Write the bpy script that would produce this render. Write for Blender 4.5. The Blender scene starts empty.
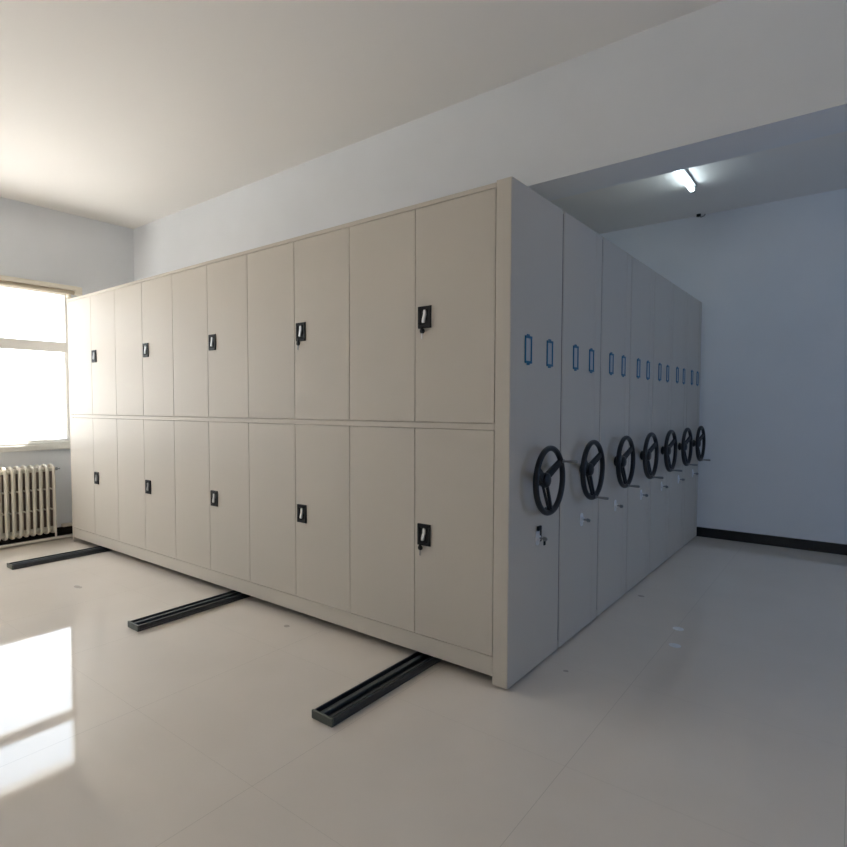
import bpy, bmesh, math, random
from mathutils import Vector, Matrix

C = bpy.context.scene.collection
PI = math.pi
random.seed(4)

# ------------------------------------------------------------------ materials
def mat(name, col, rough=.5, metal=0.0, spec=.5, bump=0.0, bscale=200., coat=0., var=0., vscale=3., emit=None):
    m = bpy.data.materials.new(name); m.use_nodes = True
    nt = m.node_tree; b = nt.nodes['Principled BSDF']
    b.inputs['Base Color'].default_value = (*col, 1)
    b.inputs['Roughness'].default_value = rough
    b.inputs['Metallic'].default_value = metal
    b.inputs['Specular IOR Level'].default_value = spec
    b.inputs['Coat Weight'].default_value = coat
    b.inputs['Coat Roughness'].default_value = .08
    tc = nt.nodes.new('ShaderNodeTexCoord')
    if bump:
        n = nt.nodes.new('ShaderNodeTexNoise'); n.inputs['Scale'].default_value = bscale; n.inputs['Detail'].default_value = 3
        nt.links.new(tc.outputs['Object'], n.inputs['Vector'])
        bp = nt.nodes.new('ShaderNodeBump'); bp.inputs['Strength'].default_value = bump; bp.inputs['Distance'].default_value = .002
        nt.links.new(n.outputs['Fac'], bp.inputs['Height']); nt.links.new(bp.outputs['Normal'], b.inputs['Normal'])
    if var:
        n = nt.nodes.new('ShaderNodeTexNoise'); n.inputs['Scale'].default_value = vscale; n.inputs['Detail'].default_value = 5
        nt.links.new(tc.outputs['Object'], n.inputs['Vector'])
        r = nt.nodes.new('ShaderNodeValToRGB')
        r.color_ramp.elements[0].position = .3; r.color_ramp.elements[1].position = .7
        r.color_ramp.elements[0].color = (*[c*(1-var) for c in col], 1); r.color_ramp.elements[1].color = (*[min(1, c*(1+var)) for c in col], 1)
        nt.links.new(n.outputs['Fac'], r.inputs['Fac']); nt.links.new(r.outputs['Color'], b.inputs['Base Color'])
    if emit:
        b.inputs['Emission Color'].default_value = (*emit[0], 1); b.inputs['Emission Strength'].default_value = emit[1]
    return m

M = {}
M['paint'] = mat('cabinet_paint', (.60, .556, .49), .50, spec=.30, bump=.04, bscale=350)
M['wall'] = mat('wall_plaster', (.81, .835, .87), .75, spec=.25, bump=.25, bscale=60, var=.015)
M['ceiling'] = mat('ceiling_plaster', (.86, .845, .825), .85, spec=.2, bump=.2, bscale=60)
M['black'] = mat('black_plastic', (.012, .012, .014), .5, spec=.2)
M['wheel'] = mat('black_wheel_plastic', (.008, .010, .014), .42)
M['chrome'] = mat('chrome', (.85, .85, .85), .35, metal=.35)
M['zinc'] = mat('zinc_plate', (.85, .86, .88), .35, metal=.1)
M['steel'] = mat('crank_steel', (.30, .31, .32), .35, metal=.8)
M['blue'] = mat('blue_plastic', (.005, .14, .28), .4)
M['card'] = mat('label_card', (.50, .52, .53), .35)
M['rail'] = mat('rail_black', (.018, .024, .032), .32, spec=.6)
M['railbar'] = mat('rail_bar_steel', (.10, .115, .13), .3, metal=.8)
M['railcap'] = mat('rail_cap', (.10, .11, .095), .4, metal=.3)
M['skirt'] = mat('black_skirting_tile', (.010, .010, .012), .2)
M['frame'] = mat('window_frame', (.85, .83, .80), .4)
M['sill'] = mat('window_sill', (.70, .69, .65), .4, var=.05, vscale=12)
M['radiator'] = mat('radiator_enamel', (.72, .68, .60), .38)
M['pipe'] = mat('pipe_enamel', (.72, .69, .62), .4)
M['gapshade'] = mat('brown_gap_shade', (.20, .155, .125), .6)  # brown that stands in for the shade between the radiator columns
M['chassis'] = mat('dark_chassis', (.02, .02, .02), .6)
M['housing'] = mat('lamp_housing', (.25, .26, .27), .5)
M['blind'] = mat('blind_cassette', (.80, .76, .66), .5)
M['roll'] = mat('blind_roll', (.42, .36, .28), .7)
M['tube'] = mat('lamp_tube', (.9, .95, 1), .3, emit=((.80, .95, 1.0), 10.0))
M['disc'] = mat('white_floor_disc', (.75, .77, .80), .3)
M['smudge'] = mat('dark_dirt', (.16, .14, .12), .6)

def glass_mat():
    m = bpy.data.materials.new('window_glass'); m.use_nodes = True; nt = m.node_tree
    for n in list(nt.nodes): nt.nodes.remove(n)
    o = nt.nodes.new('ShaderNodeOutputMaterial'); mx = nt.nodes.new('ShaderNodeMixShader')
    t = nt.nodes.new('ShaderNodeBsdfTransparent'); g = nt.nodes.new('ShaderNodeBsdfGlossy'); g.inputs['Roughness'].default_value = .02
    lw = nt.nodes.new('ShaderNodeLayerWeight'); lw.inputs['Blend'].default_value = .5
    pw = nt.nodes.new('ShaderNodeMath'); pw.operation = 'POWER'; pw.inputs[1].default_value = 5; nt.links.new(lw.outputs['Facing'], pw.inputs[0])
    f = nt.nodes.new('ShaderNodeMath'); f.operation = 'MULTIPLY_ADD'; f.inputs[1].default_value = .9; f.inputs[2].default_value = .04; nt.links.new(pw.outputs[0], f.inputs[0])
    t.inputs['Color'].default_value = (.95, .97, .96, 1)
    nt.links.new(f.outputs[0], mx.inputs[0]); nt.links.new(t.outputs[0], mx.inputs[1]); nt.links.new(g.outputs[0], mx.inputs[2]); nt.links.new(mx.outputs[0], o.inputs[0])
    return m
M['glass'] = glass_mat()

STAINS = [(-3.124, -.576, .055, .024), (-1.388, -.111, .026, .020), (.09, 1.797, .026, .026), (.126, .375, .016, .016)]
def floor_mat():
    m = bpy.data.materials.new('polished_floor_tiles'); m.use_nodes = True; nt = m.node_tree; N = nt.nodes.new; L = nt.links.new
    b = nt.nodes['Principled BSDF']
    tc = N('ShaderNodeTexCoord'); sp = N('ShaderNodeSeparateXYZ'); L(tc.outputs['Object'], sp.inputs[0])
    def m2(op, a, bb=None, c=None):
        n = N('ShaderNodeMath'); n.operation = op
        for i, v in enumerate((a, bb, c)):
            if v is None: continue
            if isinstance(v, (int, float)): n.inputs[i].default_value = v
            else: L(v, n.inputs[i])
        return n.outputs[0]
    def seam(co, off, wd):
        q = m2('DIVIDE', m2('SUBTRACT', co, off), .7935)
        f = m2('SUBTRACT', q, m2('ROUND', q))
        return m2('LESS_THAN', m2('ABSOLUTE', f), wd)
    s = m2('MAXIMUM', seam(sp.outputs[0], .417, .0011), seam(sp.outputs[1], -.36, .0006))
    n = N('ShaderNodeTexNoise'); n.inputs['Scale'].default_value = 2.2; n.inputs['Detail'].default_value = 8; L(tc.outputs['Object'], n.inputs['Vector'])
    r = N('ShaderNodeValToRGB'); r.color_ramp.elements[0].position = .35; r.color_ramp.elements[1].position = .65
    r.color_ramp.elements[0].color = (.74, .675, .60, 1); r.color_ramp.elements[1].color = (.77, .705, .63, 1); L(n.outputs['Fac'], r.inputs[0])
    mx = N('ShaderNodeMix'); mx.data_type = 'RGBA'; L(s, mx.inputs[0]); L(r.outputs[0], mx.inputs[6]); mx.inputs[7].default_value = (.55, .50, .44, 1)
    nz = N('ShaderNodeTexNoise'); nz.inputs['Scale'].default_value = 60; L(tc.outputs['Object'], nz.inputs['Vector'])
    last = mx.outputs[2]
    for (px_, py_, ax_, ay_) in STAINS:                       # dried drips and scuffs on the tiles
        dx = m2('DIVIDE', m2('SUBTRACT', sp.outputs[0], px_), ax_); dy = m2('DIVIDE', m2('SUBTRACT', sp.outputs[1], py_), ay_)
        d = m2('ADD', m2('ADD', m2('MULTIPLY', dx, dx), m2('MULTIPLY', dy, dy)), m2('MULTIPLY', nz.outputs['Fac'], 1.6))
        k = N('ShaderNodeMix'); k.data_type = 'RGBA'; L(m2('MULTIPLY', m2('LESS_THAN', d, 1.5), .45), k.inputs[0]); L(last, k.inputs[6]); k.inputs[7].default_value = (.16, .15, .13, 1); last = k.outputs[2]
    L(last, b.inputs['Base Color'])
    b.inputs['Roughness'].default_value = .035; b.inputs['Specular IOR Level'].default_value = .7
    n2 = N('ShaderNodeTexNoise'); n2.inputs['Scale'].default_value = 1.3; n2.inputs['Detail'].default_value = 2; L(tc.outputs['Object'], n2.inputs['Vector'])
    bp = N('ShaderNodeBump'); bp.inputs['Strength'].default_value = .02; bp.inputs['Distance'].default_value = .01
    L(n2.outputs['Fac'], bp.inputs['Height']); L(bp.outputs['Normal'], b.inputs['Normal'])
    return m
M['floor'] = floor_mat()

# ------------------------------------------------------------------ mesh helpers
def box(bm, x0, x1, y0, y1, z0, z1, bev=0.0, seg=2):
    r = bmesh.ops.create_cube(bm, size=1)
    vs = r['verts']
    for v in vs:
        v.co = Vector((x0 + (v.co.x+.5)*(x1-x0), y0 + (v.co.y+.5)*(y1-y0), z0 + (v.co.z+.5)*(z1-z0)))
    if bev:
        es = list({e for v in vs for e in v.link_edges})
        bmesh.ops.bevel(bm, geom=es, offset=bev, segments=seg, affect='EDGES', profile=.5)

def tube(bm, p0, p1, r0, r1=None, n=20, cap=True):
    r1 = r0 if r1 is None else r1
    p0, p1 = Vector(p0), Vector(p1); d = p1-p0
    q = Vector((0, 0, 1)).rotation_difference(d.normalized())
    mt = Matrix.Translation((p0+p1)/2) @ q.to_matrix().to_4x4()
    bmesh.ops.create_cone(bm, cap_ends=cap, segments=n, radius1=r0, radius2=r1, depth=d.length, matrix=mt)

def lathe(bm, prof, origin, axis='x', n=32, dirn=1):
    """prof: list of (distance along axis, radius)"""
    rings = []
    for a, r in prof:
        ring = []
        for i in range(n):
            t = 2*PI*i/n; u, v = r*math.cos(t), r*math.sin(t)
            p = {'x': (a*dirn, u, v), 'y': (u, a*dirn, v), 'z': (u, v, a)}[axis]
            ring.append(bm.verts.new(Vector(origin)+Vector(p)))
        rings.append(ring)
    for A, B in zip(rings, rings[1:]):
        for i in range(n): bm.faces.new((A[i], A[(i+1) % n], B[(i+1) % n], B[i]))
    bm.faces.new(rings[0]); bm.faces.new(rings[-1])

def torus_x(bm, c, R, r, n=64, k=14):
    g = []
    for i in range(n):
        t = 2*PI*i/n; row = []
        for j in range(k):
            s = 2*PI*j/k; rr = R + r*math.cos(s)
            row.append(bm.verts.new((c[0]+r*math.sin(s)*1.05, c[1]+rr*math.cos(t), c[2]+rr*math.sin(t))))
        g.append(row)
    for i in range(n):
        for j in range(k):
            bm.faces.new((g[i][j], g[(i+1) % n][j], g[(i+1) % n][(j+1) % k], g[i][(j+1) % k]))

def sweep(bm, pts, r, n=12):
    pts = [Vector(p) for p in pts]
    rings = []
    for i, p in enumerate(pts):
        d = (pts[min(i+1, len(pts)-1)]-pts[max(i-1, 0)]).normalized()
        q = Vector((0, 0, 1)).rotation_difference(d)
        rings.append([bm.verts.new(p + q @ Vector((r*math.cos(2*PI*j/n), r*math.sin(2*PI*j/n), 0))) for j in range(n)])
    for A, B in zip(rings, rings[1:]):
        for j in range(n): bm.faces.new((A[j], A[(j+1) % n], B[(j+1) % n], B[j]))
    bm.faces.new(rings[0]); bm.faces.new(rings[-1])

def prism(bm, poly, axis, a0, a1):
    """poly of (u,v) extruded along axis; axis y: (x,z); axis x: (y,z)"""
    def P(u, v, a): return {'y': (u, a, v), 'x': (a, u, v), 'z': (u, v, a)}[axis]
    A = [bm.verts.new(P(u, v, a0)) for u, v in poly]; B = [bm.verts.new(P(u, v, a1)) for u, v in poly]
    bm.faces.new(A); bm.faces.new(B[::-1])
    n = len(poly)
    for i in range(n): bm.faces.new((A[i], B[i], B[(i+1) % n], A[(i+1) % n]))

def obj(name, bm, m, parent=None, smooth=False, label=None):
    bmesh.ops.recalc_face_normals(bm, faces=bm.faces[:])
    me = bpy.data.meshes.new(name); bm.to_mesh(me); bm.free()
    me.materials.append(m)
    if smooth:
        for p in me.polygons: p.use_smooth = True
        me.set_sharp_from_angle(angle=math.radians(40))
    o = bpy.data.objects.new(name, me); C.objects.link(o)
    if parent: o.parent = parent
    if label: o['label'] = label
    return o
def nb(): return bmesh.new()
def thing(name, label, cat, loc=(0, 0, 0), group=None):
    o = bpy.data.objects.new(name, None); C.objects.link(o); o.location = loc
    o.empty_display_size = .1
    o['label'] = label; o['category'] = cat
    if group: o['group'] = group
    return o
def tag(o, label, cat, group=None):
    o['label'] = label; o['category'] = cat
    if group: o['group'] = group
    return o
def struct(name, bm, m, parent=None, label=None):
    o = obj(name, bm, m, parent, label=label)
    if parent is None: o['kind'] = 'structure'
    return o

# ------------------------------------------------------------------ measures
XL, XR, YB, YF, ZC, ZF = -5.0, 4.4, -6.2, 4.09, 3.25, 3.19
H = 2.324
YS = [0, .592, 1.19, 1.775, 2.35, 2.925, 3.50, 4.074]
XP, CW = -.0787, .90          # right post width, cabinet width

# ------------------------------------------------------------------ the room
b = nb(); box(b, XL-.25, XR+.25, YB-.2, YF+.2, -.15, 0); fl = struct('floor', b, M['floor'])
b = nb(); box(b, XL-.25, XR+.25, YB-.2, 1.0, ZC, ZC+.15); struct('ceiling', b, M['ceiling'])
b = nb(); box(b, XL-.25, XR+.25, 1.0, YF+.2, ZF, ZC+.15); struct('ceiling', b, M['ceiling'])

def wall_with_windows(name, x0, x1, wins):
    """wall parallel to Y between x0 and x1 with rectangular openings (y0,y1,z0,z1) sorted by y"""
    b = nb(); y = YB-.2
    for (a, c, z0, z1) in wins:
        box(b, x0, x1, y, a, 0, ZC)
        box(b, x0, x1, a, c, 0, z0); box(b, x0, x1, a, c, z1, ZC)
        y = c
    box(b, x0, x1, y, YF+.2, 0, ZC)
    return struct(name, b, M['wall'])
W2 = (-3.9, -2.7, .93, 2.47)  # unseen window, added to spread daylight over ceiling and doors
W1 = (-1.75, .19, .93, 2.47)
W3 = (.2, 2.1, .93, 2.47)  # unseen window, added to bring cool daylight onto the end panels
wall_with_windows('wall_left', XL-.24, XL, [W2, W1])
wall_with_windows('wall_right', XR, XR+.24, [W3])
b = nb(); box(b, XL, XR, YF, YF+.2, 0, ZC); struct('wall_far', b, M['wall'])
b = nb(); box(b, XL, XR, YB-.2, YB, 0, ZC); struct('wall_near', b, M['wall'])
b = nb(); box(b, XL, XR, .865, 1.185, 2.612, ZC); struct('ceiling_beam', b, M['wall'])

b = nb(); box(b, XL, XL+.014, YB+.014, YF-.014, 0, .085, .002, 1); struct('baseboard_left', b, M['skirt'])
b = nb(); box(b, XL, XR, YF-.014, YF, 0, .095, .002, 1); struct('baseboard_far', b, M['skirt'])
b = nb(); box(b, XR-.014, XR, YB+.014, YF-.014, 0, .095, .002, 1); struct('baseboard_right', b, M['skirt'])
b = nb(); box(b, XL, XR, YB, YB+.014, 0, .095, .002, 1); struct('baseboard_near', b, M['skirt'])

def window(n, win, xin, s, mull=(), sill=True):
    """s=+1: room lies at +x of the wall face xin"""
    y0, y1, z0, z1 = win
    w = bpy.data.objects.new('window_%d' % n, None); C.objects.link(w); w['kind'] = 'structure'; w.location = (xin, (y0+y1)/2, z0)
    O = Vector(w.location)
    def B(bm, xa, xb, ya, yb, za, zb, bev=.003):
        xa, xb = sorted((xa*s, xb*s))
        box(bm, xa, xb, ya-O.y, yb-O.y, za-O.z, zb-O.z, bev, 1)
    f = nb()
    B(f, -.07, -.012, y0, y1, z0, z0+.045); B(f, -.07, -.012, y0, y1, z1-.045, z1)
    B(f, -.07, -.012, y0, y0+.05, z0+.045, z1-.045); B(f, -.07, -.012, y1-.05, y1, z0+.045, z1-.045)
    B(f, -.075, -.006, y0+.05, y1-.05, 1.85, 1.95)          # transom
    for ym in mull: B(f, -.072, -.010, ym-.03, ym+.03, z0+.045, z1-.045)
    obj('window_frame', f, M['frame'], w)
    g = nb()                                                 # lower sash
    ys = [y0+.05] + list(mull) + [y1-.05]
    for a, c in zip(ys, ys[1:]):
        B(g, -.060, -.020, c-.008-(0.03 if c in mull else 0), c-(0.03 if c in mull else 0), z0+.045, 1.85)
        B(g, -.060, -.020, a+(0.03 if a in mull else 0), a+.008+(0.03 if a in mull else 0), z0+.045, 1.85)
    obj('window_sash', g, M['frame'], w)
    p = nb(); B(p, -.044, -.040, y0+.05, y1-.05, z0+.045, z1-.045, 0); obj('window_pane', p, M['glass'], w)
    if sill:
        q = nb(); B(q, -.015, .045, y0-.04, y1+.02, z0-.055, z0, .004); B(q, 0.0, .030, y0-.02, y1, z0, z0+.02, .003); obj('window_sill', q, M['sill'], w)
    # daylight enters through the opening: sampling portal, gives off no light itself
    ld = bpy.data.lights.new('window_portal_%d' % n, 'AREA'); ld.shape = 'RECTANGLE'; ld.size = z1-z0; ld.size_y = y1-y0
    ld.cycles.is_portal = True
    lo = bpy.data.objects.new('window_portal_%d' % n, ld); C.objects.link(lo)
    lo.location = (xin - s*.10, (y0+y1)/2, (z0+z1)/2)
    lo.rotation_euler = (0, -PI/2 if s > 0 else PI/2, 0)
    return w
window(1, W1, XL, 1, (-.80,))
window(3, W2, XL, 1, (-3.3,))
window(2, W3, XR, -1, (1.15,))

# roller blind cassette above the window
rb = thing('roller_blind', 'cream roller blind rolled up above the window beside the cabinets', 'blind', (XL, -.75, 2.43))
b = nb(); box(b, 0, .075, -1.1, .98, .045, .085, .004); box(b, 0, .07, .96, 1.03, .005, .083, .004); obj('cassette', b, M['blind'], rb)
b = nb(); tube(b, (.045, -1.08, .022), (.045, .955, .022), .021, n=24); obj('fabric_roll', b, M['roll'], rb, True)
b = nb(); box(b, 0.0, .055, .90, .925, -.028, .02, .004); tube(b, (.03, .895, -.02), (.03, .93, -.02), .017, n=16); obj('bracket', b, M['blind'], rb, True)

# radiator: cast-iron sections on one header
rx = XL+.113
ra = thing('radiator', 'cream cast iron column radiator on the wall under the window', 'radiator', (rx, -.403, 0))
def rad_section():
    b = nb()
    for dx, rr in ((-.070, .012), (.070, .0140)):
        sweep(b, [(dx, 0, .10), (dx, 0, .30), (dx, 0, .50), (dx, 0, .71)], rr, 14)
    pts = [(-.070, 0, .70)] + [(-.070*math.cos(t), 0, .70+.032*math.sin(t)) for t in [PI*k/8 for k in range(1, 8)]] + [(.070, 0, .70)]
    sweep(b, pts, .0135, 12)
    sweep(b, [(x, 0, .165-z) for x, y, z in [(p[0], 0, p[2]-.64) for p in pts]], .0135, 12)
    for z in (.30, .50): tube(b, (-.070, 0, z), (.070, 0, z), .008, n=10)
    for z in (.105, .695): tube(b, (0, -.0295, z), (0, .0295, z), .024, n=16)
    return b
sec0 = None
for k in range(13):
    if sec0 is None: sec0 = obj('radiator_section', rad_section(), M['radiator'], ra, True); o = sec0
    else: o = sec0.copy(); C.objects.link(o); o.parent = ra
    o.location = (0, .325-.059*k, 0)
b = nb(); tube(b, (0, .354, .69), (0, .385, .69), .016); tube(b, (0, .385, .69), (0, .41, .69), .007); obj('bleed_valve', b, M['steel'], ra, True)
b = nb(); tube(b, (-.106, -.13, .40), (-.070, -.13, .40), .008)
obj('wall_bracket', b, M['steel'], ra)
b = nb(); box(b, -.110, -.102, -.42, .385, .10, .70, .002); obj('gap_shade_plate', b, M['gapshade'], ra)  # added sheet, its dark colour paints the shade in the column gaps

# heating pipe along the floor by the left wall
hp = thing('heating_pipe', 'cream heating pipe running along the floor below the radiator', 'pipe', (XL+.196, 0, 0))
b = nb(); sweep(b, [(0, -3.0, .022), (0, -1.5, .022), (0, .4, .022), (0, 3.0, .022)], .0125, 14); obj('floor_pipe', b, M['pipe'], hp, True)
b = nb(); sweep(b, [(.086, .327, .036), (.086, .327, .06), (.084, .327, .15), (.084, .327, .60), (.080, .327, .64), (.070, .327, .66)], .0095, 12); obj('riser_pipe', b, M['pipe'], ra, True)
b = nb(); box(b, -.190, -.14, .045, .19, .088, .118, .006); obj('pipe_cover', b, M['pipe'], hp)

# ------------------------------------------------------------------ rails
def rail(xc, label):
    t = thing('floor_rail', label, 'rail', (xc, -.722, 0), 'floor rails under the mobile shelving')
    b = nb(); L = 4.72; hw = .058
    box(b, -hw, hw, .01, L, 0, .010)
    box(b, -hw, -hw+.008, .01, L, .010, .034, .002); box(b, hw-.008, hw, .01, L, .010, .034, .002)
    obj('channel', b, M['rail'], t)
    b = nb(); box(b, -.030, -.006, .012, L, .010, .030, .003); obj('running_bar', b, M['railbar'], t)
    b = nb(); box(b, .022, .034, .012, L, .010, .026, .002); obj('guide_strip', b, M['railbar'], t)
    b = nb(); box(b, -hw-.002, hw+.002, 0, .012, 0, .037, .003); obj('end_cap', b, M['railcap'], t)
    return t
rail(-.475, 'black floor rail nearest the hand wheels, under the first pair of doors')
rail(-2.046, 'black floor rail with grey end cap in the middle of the three')
rail(-4.040, 'black floor rail closest to the radiator and window')

# ------------------------------------------------------------------ shelving units
CR = 1.0
def lock_plate_bm():
    b = nb(); w, h, d = .078, .110, .009
    # bezel ring with sloping inner walls, around a recess
    def ring(ww, hh, y): return [b.verts.new((sx*ww/2, y, sz*hh/2)) for sx, sz in ((-1, -1), (1, -1), (1, 1), (-1, 1))]
    r0 = ring(w, h, 0); r1 = ring(w-.004, h-.004, -d); r2 = ring(w-.026, h-.034, -d); r3 = ring(w-.034, h-.044, -.002)
    for A, B in ((r0, r1), (r1, r2), (r2, r3)):
        for i in range(4): b.faces.new((A[i], A[(i+1) % 4], B[(i+1) % 4], B[i]))
    b.faces.new(r3); b.faces.new(r0[::-1])
    return b
def latch_bm():
    b = nb()
    # S-shaped flat lever
    z = [-.032, -.026, -.008, .006, .024, .031]; xl = [-.010, -.012, -.009, -.004, -.003, .000]; xr = [.001, .003, .006, .011, .010, .006]
    poly = [(a, q) for a, q in zip(xr, z)] + [(a, q) for a, q in list(zip(xl, z))[::-1]]
    prism(b, poly, 'y', -.012, -.003)
    return b
def key_bm():
    b = nb(); tube(b, (0, -.010, 0), (0, -.004, 0), .013, n=18)
    box(b, -.006, .006, -.014, -.006, -.004, .020, .002)
    return b
def blade_bm():
    b = nb(); prism(b, [(-.003, -.010), (.003, -.010), (.001, -.040), (-.004, -.037)], 'y', -.010, -.007); return b
me_lock = me_latch = None
keyed = {}

def door_bm(x0, x1, z0, z1):
    b = nb(); g = .0016
    box(b, x0+g, x1-g, .0, .020, z0+g, z1-g, .0010, 1); return b

def wheel_parts(parent, yc, zc, xw, crank_deg):
    R, r = .156, .0135
    b = nb(); torus_x(b, (xw, yc, zc), R, r)
    hw = obj('hand_wheel', b, M['wheel'], parent, True, 'black three-spoke hand wheel')
    b = nb(); lathe(b, [(0, .026), (.006, .034), (.012, .034), (.020, .026), (.024, .024), (.028, .034), (xw-.022, .038), (xw-.008, .034), (xw-.002, .024), (xw, .012)], (0, yc, zc)); obj('hub', b, M['wheel'], hw, True)
    for k, a in enumerate((33, 155, -85)):
        a = math.radians(a); u = Vector((0, math.cos(a), math.sin(a))); v = Vector((0, -math.sin(a), math.cos(a)))
        b = nb()
        def bar(o0, o1, w0, w1, s0=.022, s1=R-.004):
            vs = []
            for s, off, w, x in ((s0, o0, w0, xw-.026), (s1, o1, w1, xw)):
                for dx, dw in ((-.007, -1), (.007, -1), (.007, 1), (-.007, 1)):
                    p = Vector((x+dx, yc, zc)) + u*s + v*(off+dw*w/2); vs.append(b.verts.new(p))
            A, B = vs[:4], vs[4:]
            b.faces.new(A); b.faces.new(B[::-1])
            for i in range(4): b.faces.new((A[i], B[i], B[(i+1) % 4], A[(i+1) % 4]))
        if k == 2: bar(-.024, -.015, .009, .008); bar(.022, .013, .015, .013); bar(0, 0, .034, .034, R-.018, R-.004)
        else: bar(0, 0, .046, .034)
        bmesh.ops.bevel(b, geom=b.edges[:], offset=.002, segments=1, affect='EDGES')
        obj('spoke', b, M['wheel'], hw)
    a = math.radians(crank_deg); yy, zz = yc+R*math.cos(a), zc+R*math.sin(a)
    b = nb(); lathe(b, [(xw+.010, .010), (xw+.018, .010), (xw+.019, .0055), (xw+.03, .0058), (xw+.055, .0080), (xw+.078, .0085), (xw+.084, .006)], (0, yy, zz), n=16)
    obj('crank_handle', b, M['steel'], hw, True, 'grey metal crank handle')
    return hw

def side_panel(parent, w, ridge):
    """end panel in the local frame: x=0 outer face, y from 0 to w"""
    b = nb()
    poly = [(-.0765, 0.0), (-.004, 0.0), (0, .005), ]
    if ridge:
        rc, hr = w-.098, .010
        poly += [(0, rc-hr-.004), (.0015, rc-hr), (.0040, rc-hr*.4), (.0040, rc+hr*.2), (.001, rc+hr*.8), (0, rc+hr)]
    poly += [(0, w-.005), (-.004, w), (-.0765, w)]
    prism(b, poly, 'z', .012, H)
    return obj('end_panel', b, M['paint'], parent)

def label_holder(parent, yc, zc):
    b = nb(); w, h = .070, .128; t = .0075
    for y0, y1, z0, z1 in ((-w/2, -w/2+t, -h/2, h/2), (w/2-t, w/2, -h/2, h/2)): box(b, 0, .006, yc+y0, yc+y1, zc+z0, zc+z1, .001, 1)
    for s in (-1, 1):
        za, zb = sorted((zc+s*(h/2-.011), zc+s*h/2)); box(b, 0, .007, yc-w/2, yc+w/2, za, zb, .001, 1)
        za, zb = sorted((zc+s*h/2, zc+s*(h/2+.008))); box(b, 0, .004, yc-.014, yc+.014, za, zb, .001, 1)
    o = obj('label_holder', b, M['blue'], parent)
    b = nb(); box(b, 0, .0015, yc-w/2+t, yc+w/2-t, zc-h/2+.011, zc+h/2-.011); obj('card', b, M['card'], o)
    return o

def side_lock(parent, yc, zc, bunch):
    b = nb(); prism(b, [(yc+.021*math.cos(t)*(1 if abs(math.sin(t)) > .6 else .95), zc+.020*math.sin(t)+(.018 if math.sin(t) > 0 else -.018)) for t in [PI*(q+.5)/12 for q in range(24)]], 'x', 0, .004); tube(b, (.003, yc, zc), (.014, yc, zc), .014, n=20)
    o = obj('lock_plate', b, M['zinc'], parent, label='small silver lock plate with a key')
    b = nb(); box(b, .012, .034, yc-.003, yc+.003, zc-.004, zc+.004); prism(b, [(.030, zc-.004), (.034, zc-.012), (.048, zc-.011), (.054, zc-.002), (.048, zc+.007), (.034, zc+.010)], 'y', yc-.003, yc+.003); obj('key', b, M['steel'], o)
    if bunch:
        b = nb(); box(b, .004, .016, yc-.018, yc+.022, zc+.036, zc+.060, .004); tube(b, (.010, yc+.02, zc-.02), (.010, yc+.02, zc+.05), .004, n=8)
        box(b, .030, .036, yc+.004, yc+.024, zc-.036, zc-.010, .003); obj('spare_key', b, M['black'], o)

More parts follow.
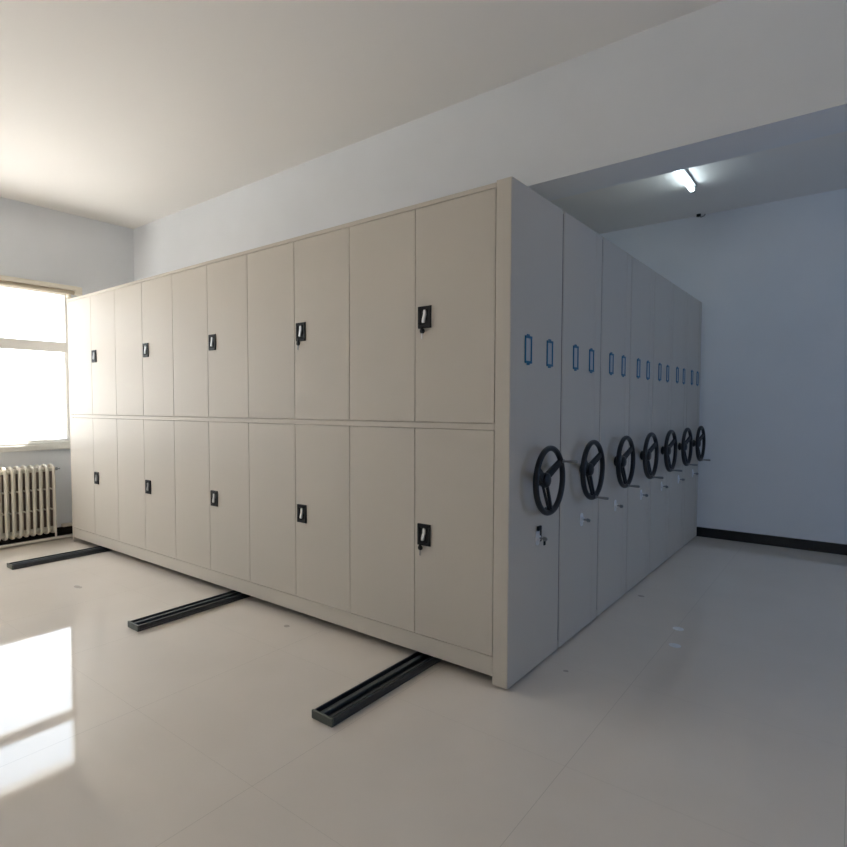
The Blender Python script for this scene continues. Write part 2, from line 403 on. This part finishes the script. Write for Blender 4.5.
labels = [
    'beige steel mobile cabinet run with twenty locked doors facing the room',
    'beige mobile shelving unit directly behind the run with the doors, second hand wheel',
    'beige mobile shelving unit with the third hand wheel from the door side',
    'beige mobile shelving unit in the very middle of the seven, fourth hand wheel',
    'beige mobile shelving unit two units before the one at the far wall wheel row',
    'beige mobile shelving unit next to last, beside the unit at the far wall',
    'beige mobile shelving unit standing against the far wall, last hand wheel',
]
labels[4] = 'beige mobile shelving unit with the third hand wheel counted from the far wall'
GRP = 'mobile shelving units pushed together on the floor rails'
XE = XP - 5*CW                # left end of the cabinets
for k in range(7):
    y0 = YS[k]; w = YS[k+1]-YS[k]-.014
    T = thing('mobile_shelving_unit', labels[k], 'mobile shelving', (0, y0, 0), GRP)
    side_panel(T, w, k > 0)
    b = nb(); box(b, XE-.035, XE, 0, w, .012, H, .003); obj('end_panel', b, M['paint'], T)
    yf = .024 if k == 0 else .004
    if k:
        b = nb(); box(b, -.060, -.004, -.0115, -.001, .05, H-.012, .002, 1); obj('rubber_seal', b, M['black'], T)
    b = nb(); box(b, XE, XP, yf, w-.004, .145, H-.03); obj('carcass', b, M['paint'], T)
    b = nb(); box(b, XE, XP, .0015, w-.002, H-.0285, H-.006, .002, 1); obj('top_panel', b, M['paint'], T)
    b = nb(); box(b, XE, XP, .0015, w-.002, .048, .1412, .003, 1); obj('base_frame', b, M['paint'], T)
    b = nb(); box(b, XE+.02, XP-.02, .045, w-.045, .0375, .052)
    obj('chassis', b, M['chassis'], T)
    for xr in (-.475, -2.046, -4.040):
        for yy in (.14, w-.14):
            b = nb(); tube(b, (xr-.018-.008, yy, .052), (xr-.018+.008, yy, .052), .022, n=20); o = obj('roller', b, M['steel'], T, True)
    if k == 0:
        b = nb(); box(b, XE, XP, .0015, .024, 1.2015, 1.2295, .001, 1); obj('middle_rail', b, M['paint'], T)
        for c in range(5):
            for (z0, z1, zl, row) in ((1.2315, 2.2935, 1.752, 'u'), (.143, 1.2005, .661, 'l')):
                xr_ = XP - CW*c; xm = xr_-CW/2; xl_ = xr_-CW
                obj('door', door_bm(xl_, xm, z0, z1), M['paint'], T)
                d = obj('door', door_bm(xm, xr_, z0, z1), M['paint'], T)
                lx = xm+.061
                if me_lock is None:
                    lp = obj('lock_plate', lock_plate_bm(), M['black'], d); me_lock = lp
                    la = obj('latch', latch_bm(), M['chrome'], d); me_latch = la
                else:
                    lp = me_lock.copy(); C.objects.link(lp); lp.parent = d
                    la = me_latch.copy(); C.objects.link(la); la.parent = d
                lp.location = (lx, -.0002, zl); la.location = (lx, -.0002, zl+.004)
                if (c, row) in ((0, 'u'), (0, 'l'), (1, 'u')):
                    kx, kz = lx-.020 if row == 'l' or c == 1 else lx-.012, zl-.068
                    ky = obj('key', key_bm(), M['black'], d); ky.location = (kx, 0, kz)
                    bl = obj('key_blade', blade_bm(), M['chrome'] if row == 'u' and c == 0 else M['steel'], d); bl.location = (kx, 0, kz)
    yc = .287 if k < 6 else .28
    label_holder(T, .175, 1.576); label_holder(T, .420, 1.574)
    wheel_parts(T, yc, .952, .068, 33 if k == 0 else -85)
    side_lock(T, .302, .661, k == 0)

# ------------------------------------------------------------------ ceiling lamp
lt = thing('ceiling_light', 'white fluorescent tube light glowing on the ceiling past the beam', 'ceiling light', (.085, 2.56, ZF))
b = nb(); box(b, -.012, .022, -.62, .62, -.020, 0, .003); obj('housing', b, M['housing'], lt)
b = nb(); tube(b, (-.010, -.585, -.046), (-.010, .578, -.046), .020, n=24); obj('tube', b, M['tube'], lt, True)
for s in (-1, 1):
    b = nb(); ya, yb = sorted((s*.585, s*.61)); box(b, -.026, .012, ya, yb, -.066, -.012, .004); obj('end_cap', b, M['housing'], lt)
hk = thing('ceiling_hook', 'small dark hook at the top of the far wall by the ceiling', 'hook', (-.045, YF-.045, ZF))
b = nb(); tube(b, (0, 0, -.022), (0, 0, 0), .020, n=16); obj('rose', b, M['black'], hk, True)
b = nb(); sweep(b, [(.0, 0, -.015), (.02, .005, -.03), (.045, .01, -.022), (.055, .012, -.006)], .006, 8); obj('hook', b, M['steel'], hk, True)

# ------------------------------------------------------------------ small things on the floor
for (x, y, l) in ((.470, 1.048, 'small round white disc on the floor, the one nearer the camera'), (.428, 1.318, 'small round white disc on the floor, the one nearer the far wall')):
    b = nb(); lathe(b, [(0, .030), (.0015, .030), (.0022, .027), (.0022, .016), (.0012, .014)], (0, 0, 0), 'z', 28)
    o = obj('floor_disc', b, M['disc'], None, True); o.location = (x, y, 0); tag(o, l, 'disc', 'white discs on the floor tiles')

# ------------------------------------------------------------------ camera
cd = bpy.data.cameras.new('camera'); cam = bpy.data.objects.new('camera', cd); C.objects.link(cam)
cd.sensor_width = 36; cd.lens = 576.26*36/847
cd.shift_x = (423.5-383.5)/847; cd.shift_y = (430.5-423.5)/847
cam.location = (1.201, -2.3628, 1.3137)
yaw, pit, rol = math.radians(-39.318), math.radians(-2.488), math.radians(-.013)
cam.rotation_mode = 'XYZ'
cam.rotation_euler = (PI/2+pit, 0, -yaw)
cd.clip_start = .02
bpy.context.scene.camera = cam

# ------------------------------------------------------------------ sky outside: bright haze on the window side, blue shade on the other
w = bpy.data.worlds.new('sky'); bpy.context.scene.world = w; w.use_nodes = True; nt = w.node_tree
bg = nt.nodes['Background']; tc = nt.nodes.new('ShaderNodeTexCoord'); sp = nt.nodes.new('ShaderNodeSeparateXYZ'); nt.links.new(tc.outputs['Generated'], sp.inputs[0])
def ramp(src, a, b_, c0, c1):
    mr = nt.nodes.new('ShaderNodeMapRange'); mr.inputs['From Min'].default_value = a; mr.inputs['From Max'].default_value = b_
    nt.links.new(src, mr.inputs['Value'])
    mx = nt.nodes.new('ShaderNodeMix'); mx.data_type = 'RGBA'; nt.links.new(mr.outputs[0], mx.inputs[0])
    for k, c in ((6, c0), (7, c1)):
        if isinstance(c, tuple): mx.inputs[k].default_value = (*c, 1)
        else: nt.links.new(c, mx.inputs[k])
    return mx.outputs[2]
GROUND, SKYW = (6.6, 6.2, 5.9), (4.7, 5.0, 5.6)       # sunlit ground and hazy sky beyond the bright windows
SHADE = (.92, 1.5, 2.8)                                    # shaded side of the building
west = ramp(sp.outputs[2], -.06, .02, GROUND, SKYW)
nt.links.new(ramp(sp.outputs[0], -.15, .15, west, SHADE), bg.inputs['Color']); bg.inputs['Strength'].default_value = 1.0

sl = bpy.data.lights.new('sun', 'SUN'); sl.energy = 62; sl.angle = math.radians(1.0); sl.color = (1, .90, .83)
so = bpy.data.objects.new('sun', sl); C.objects.link(so); so.location = (-9, 4, 6)
so.rotation_mode = 'QUATERNION'; so.rotation_quaternion = Vector((0, 0, -1)).rotation_difference(Vector((1, -1.65, -1.9)).normalized())

sc = bpy.context.scene
sc.view_settings.view_transform = 'Standard'; sc.view_settings.look = 'None'; sc.view_settings.gamma = 1
sc.view_settings.exposure = 0.24
sc.view_settings.use_curve_mapping = False
sc.cycles.max_bounces = 12; sc.cycles.diffuse_bounces = 8; sc.cycles.glossy_bounces = 5; sc.cycles.transparent_max_bounces = 8
sc.cycles.use_denoising = True
sc.cycles.sample_clamp_indirect = 0
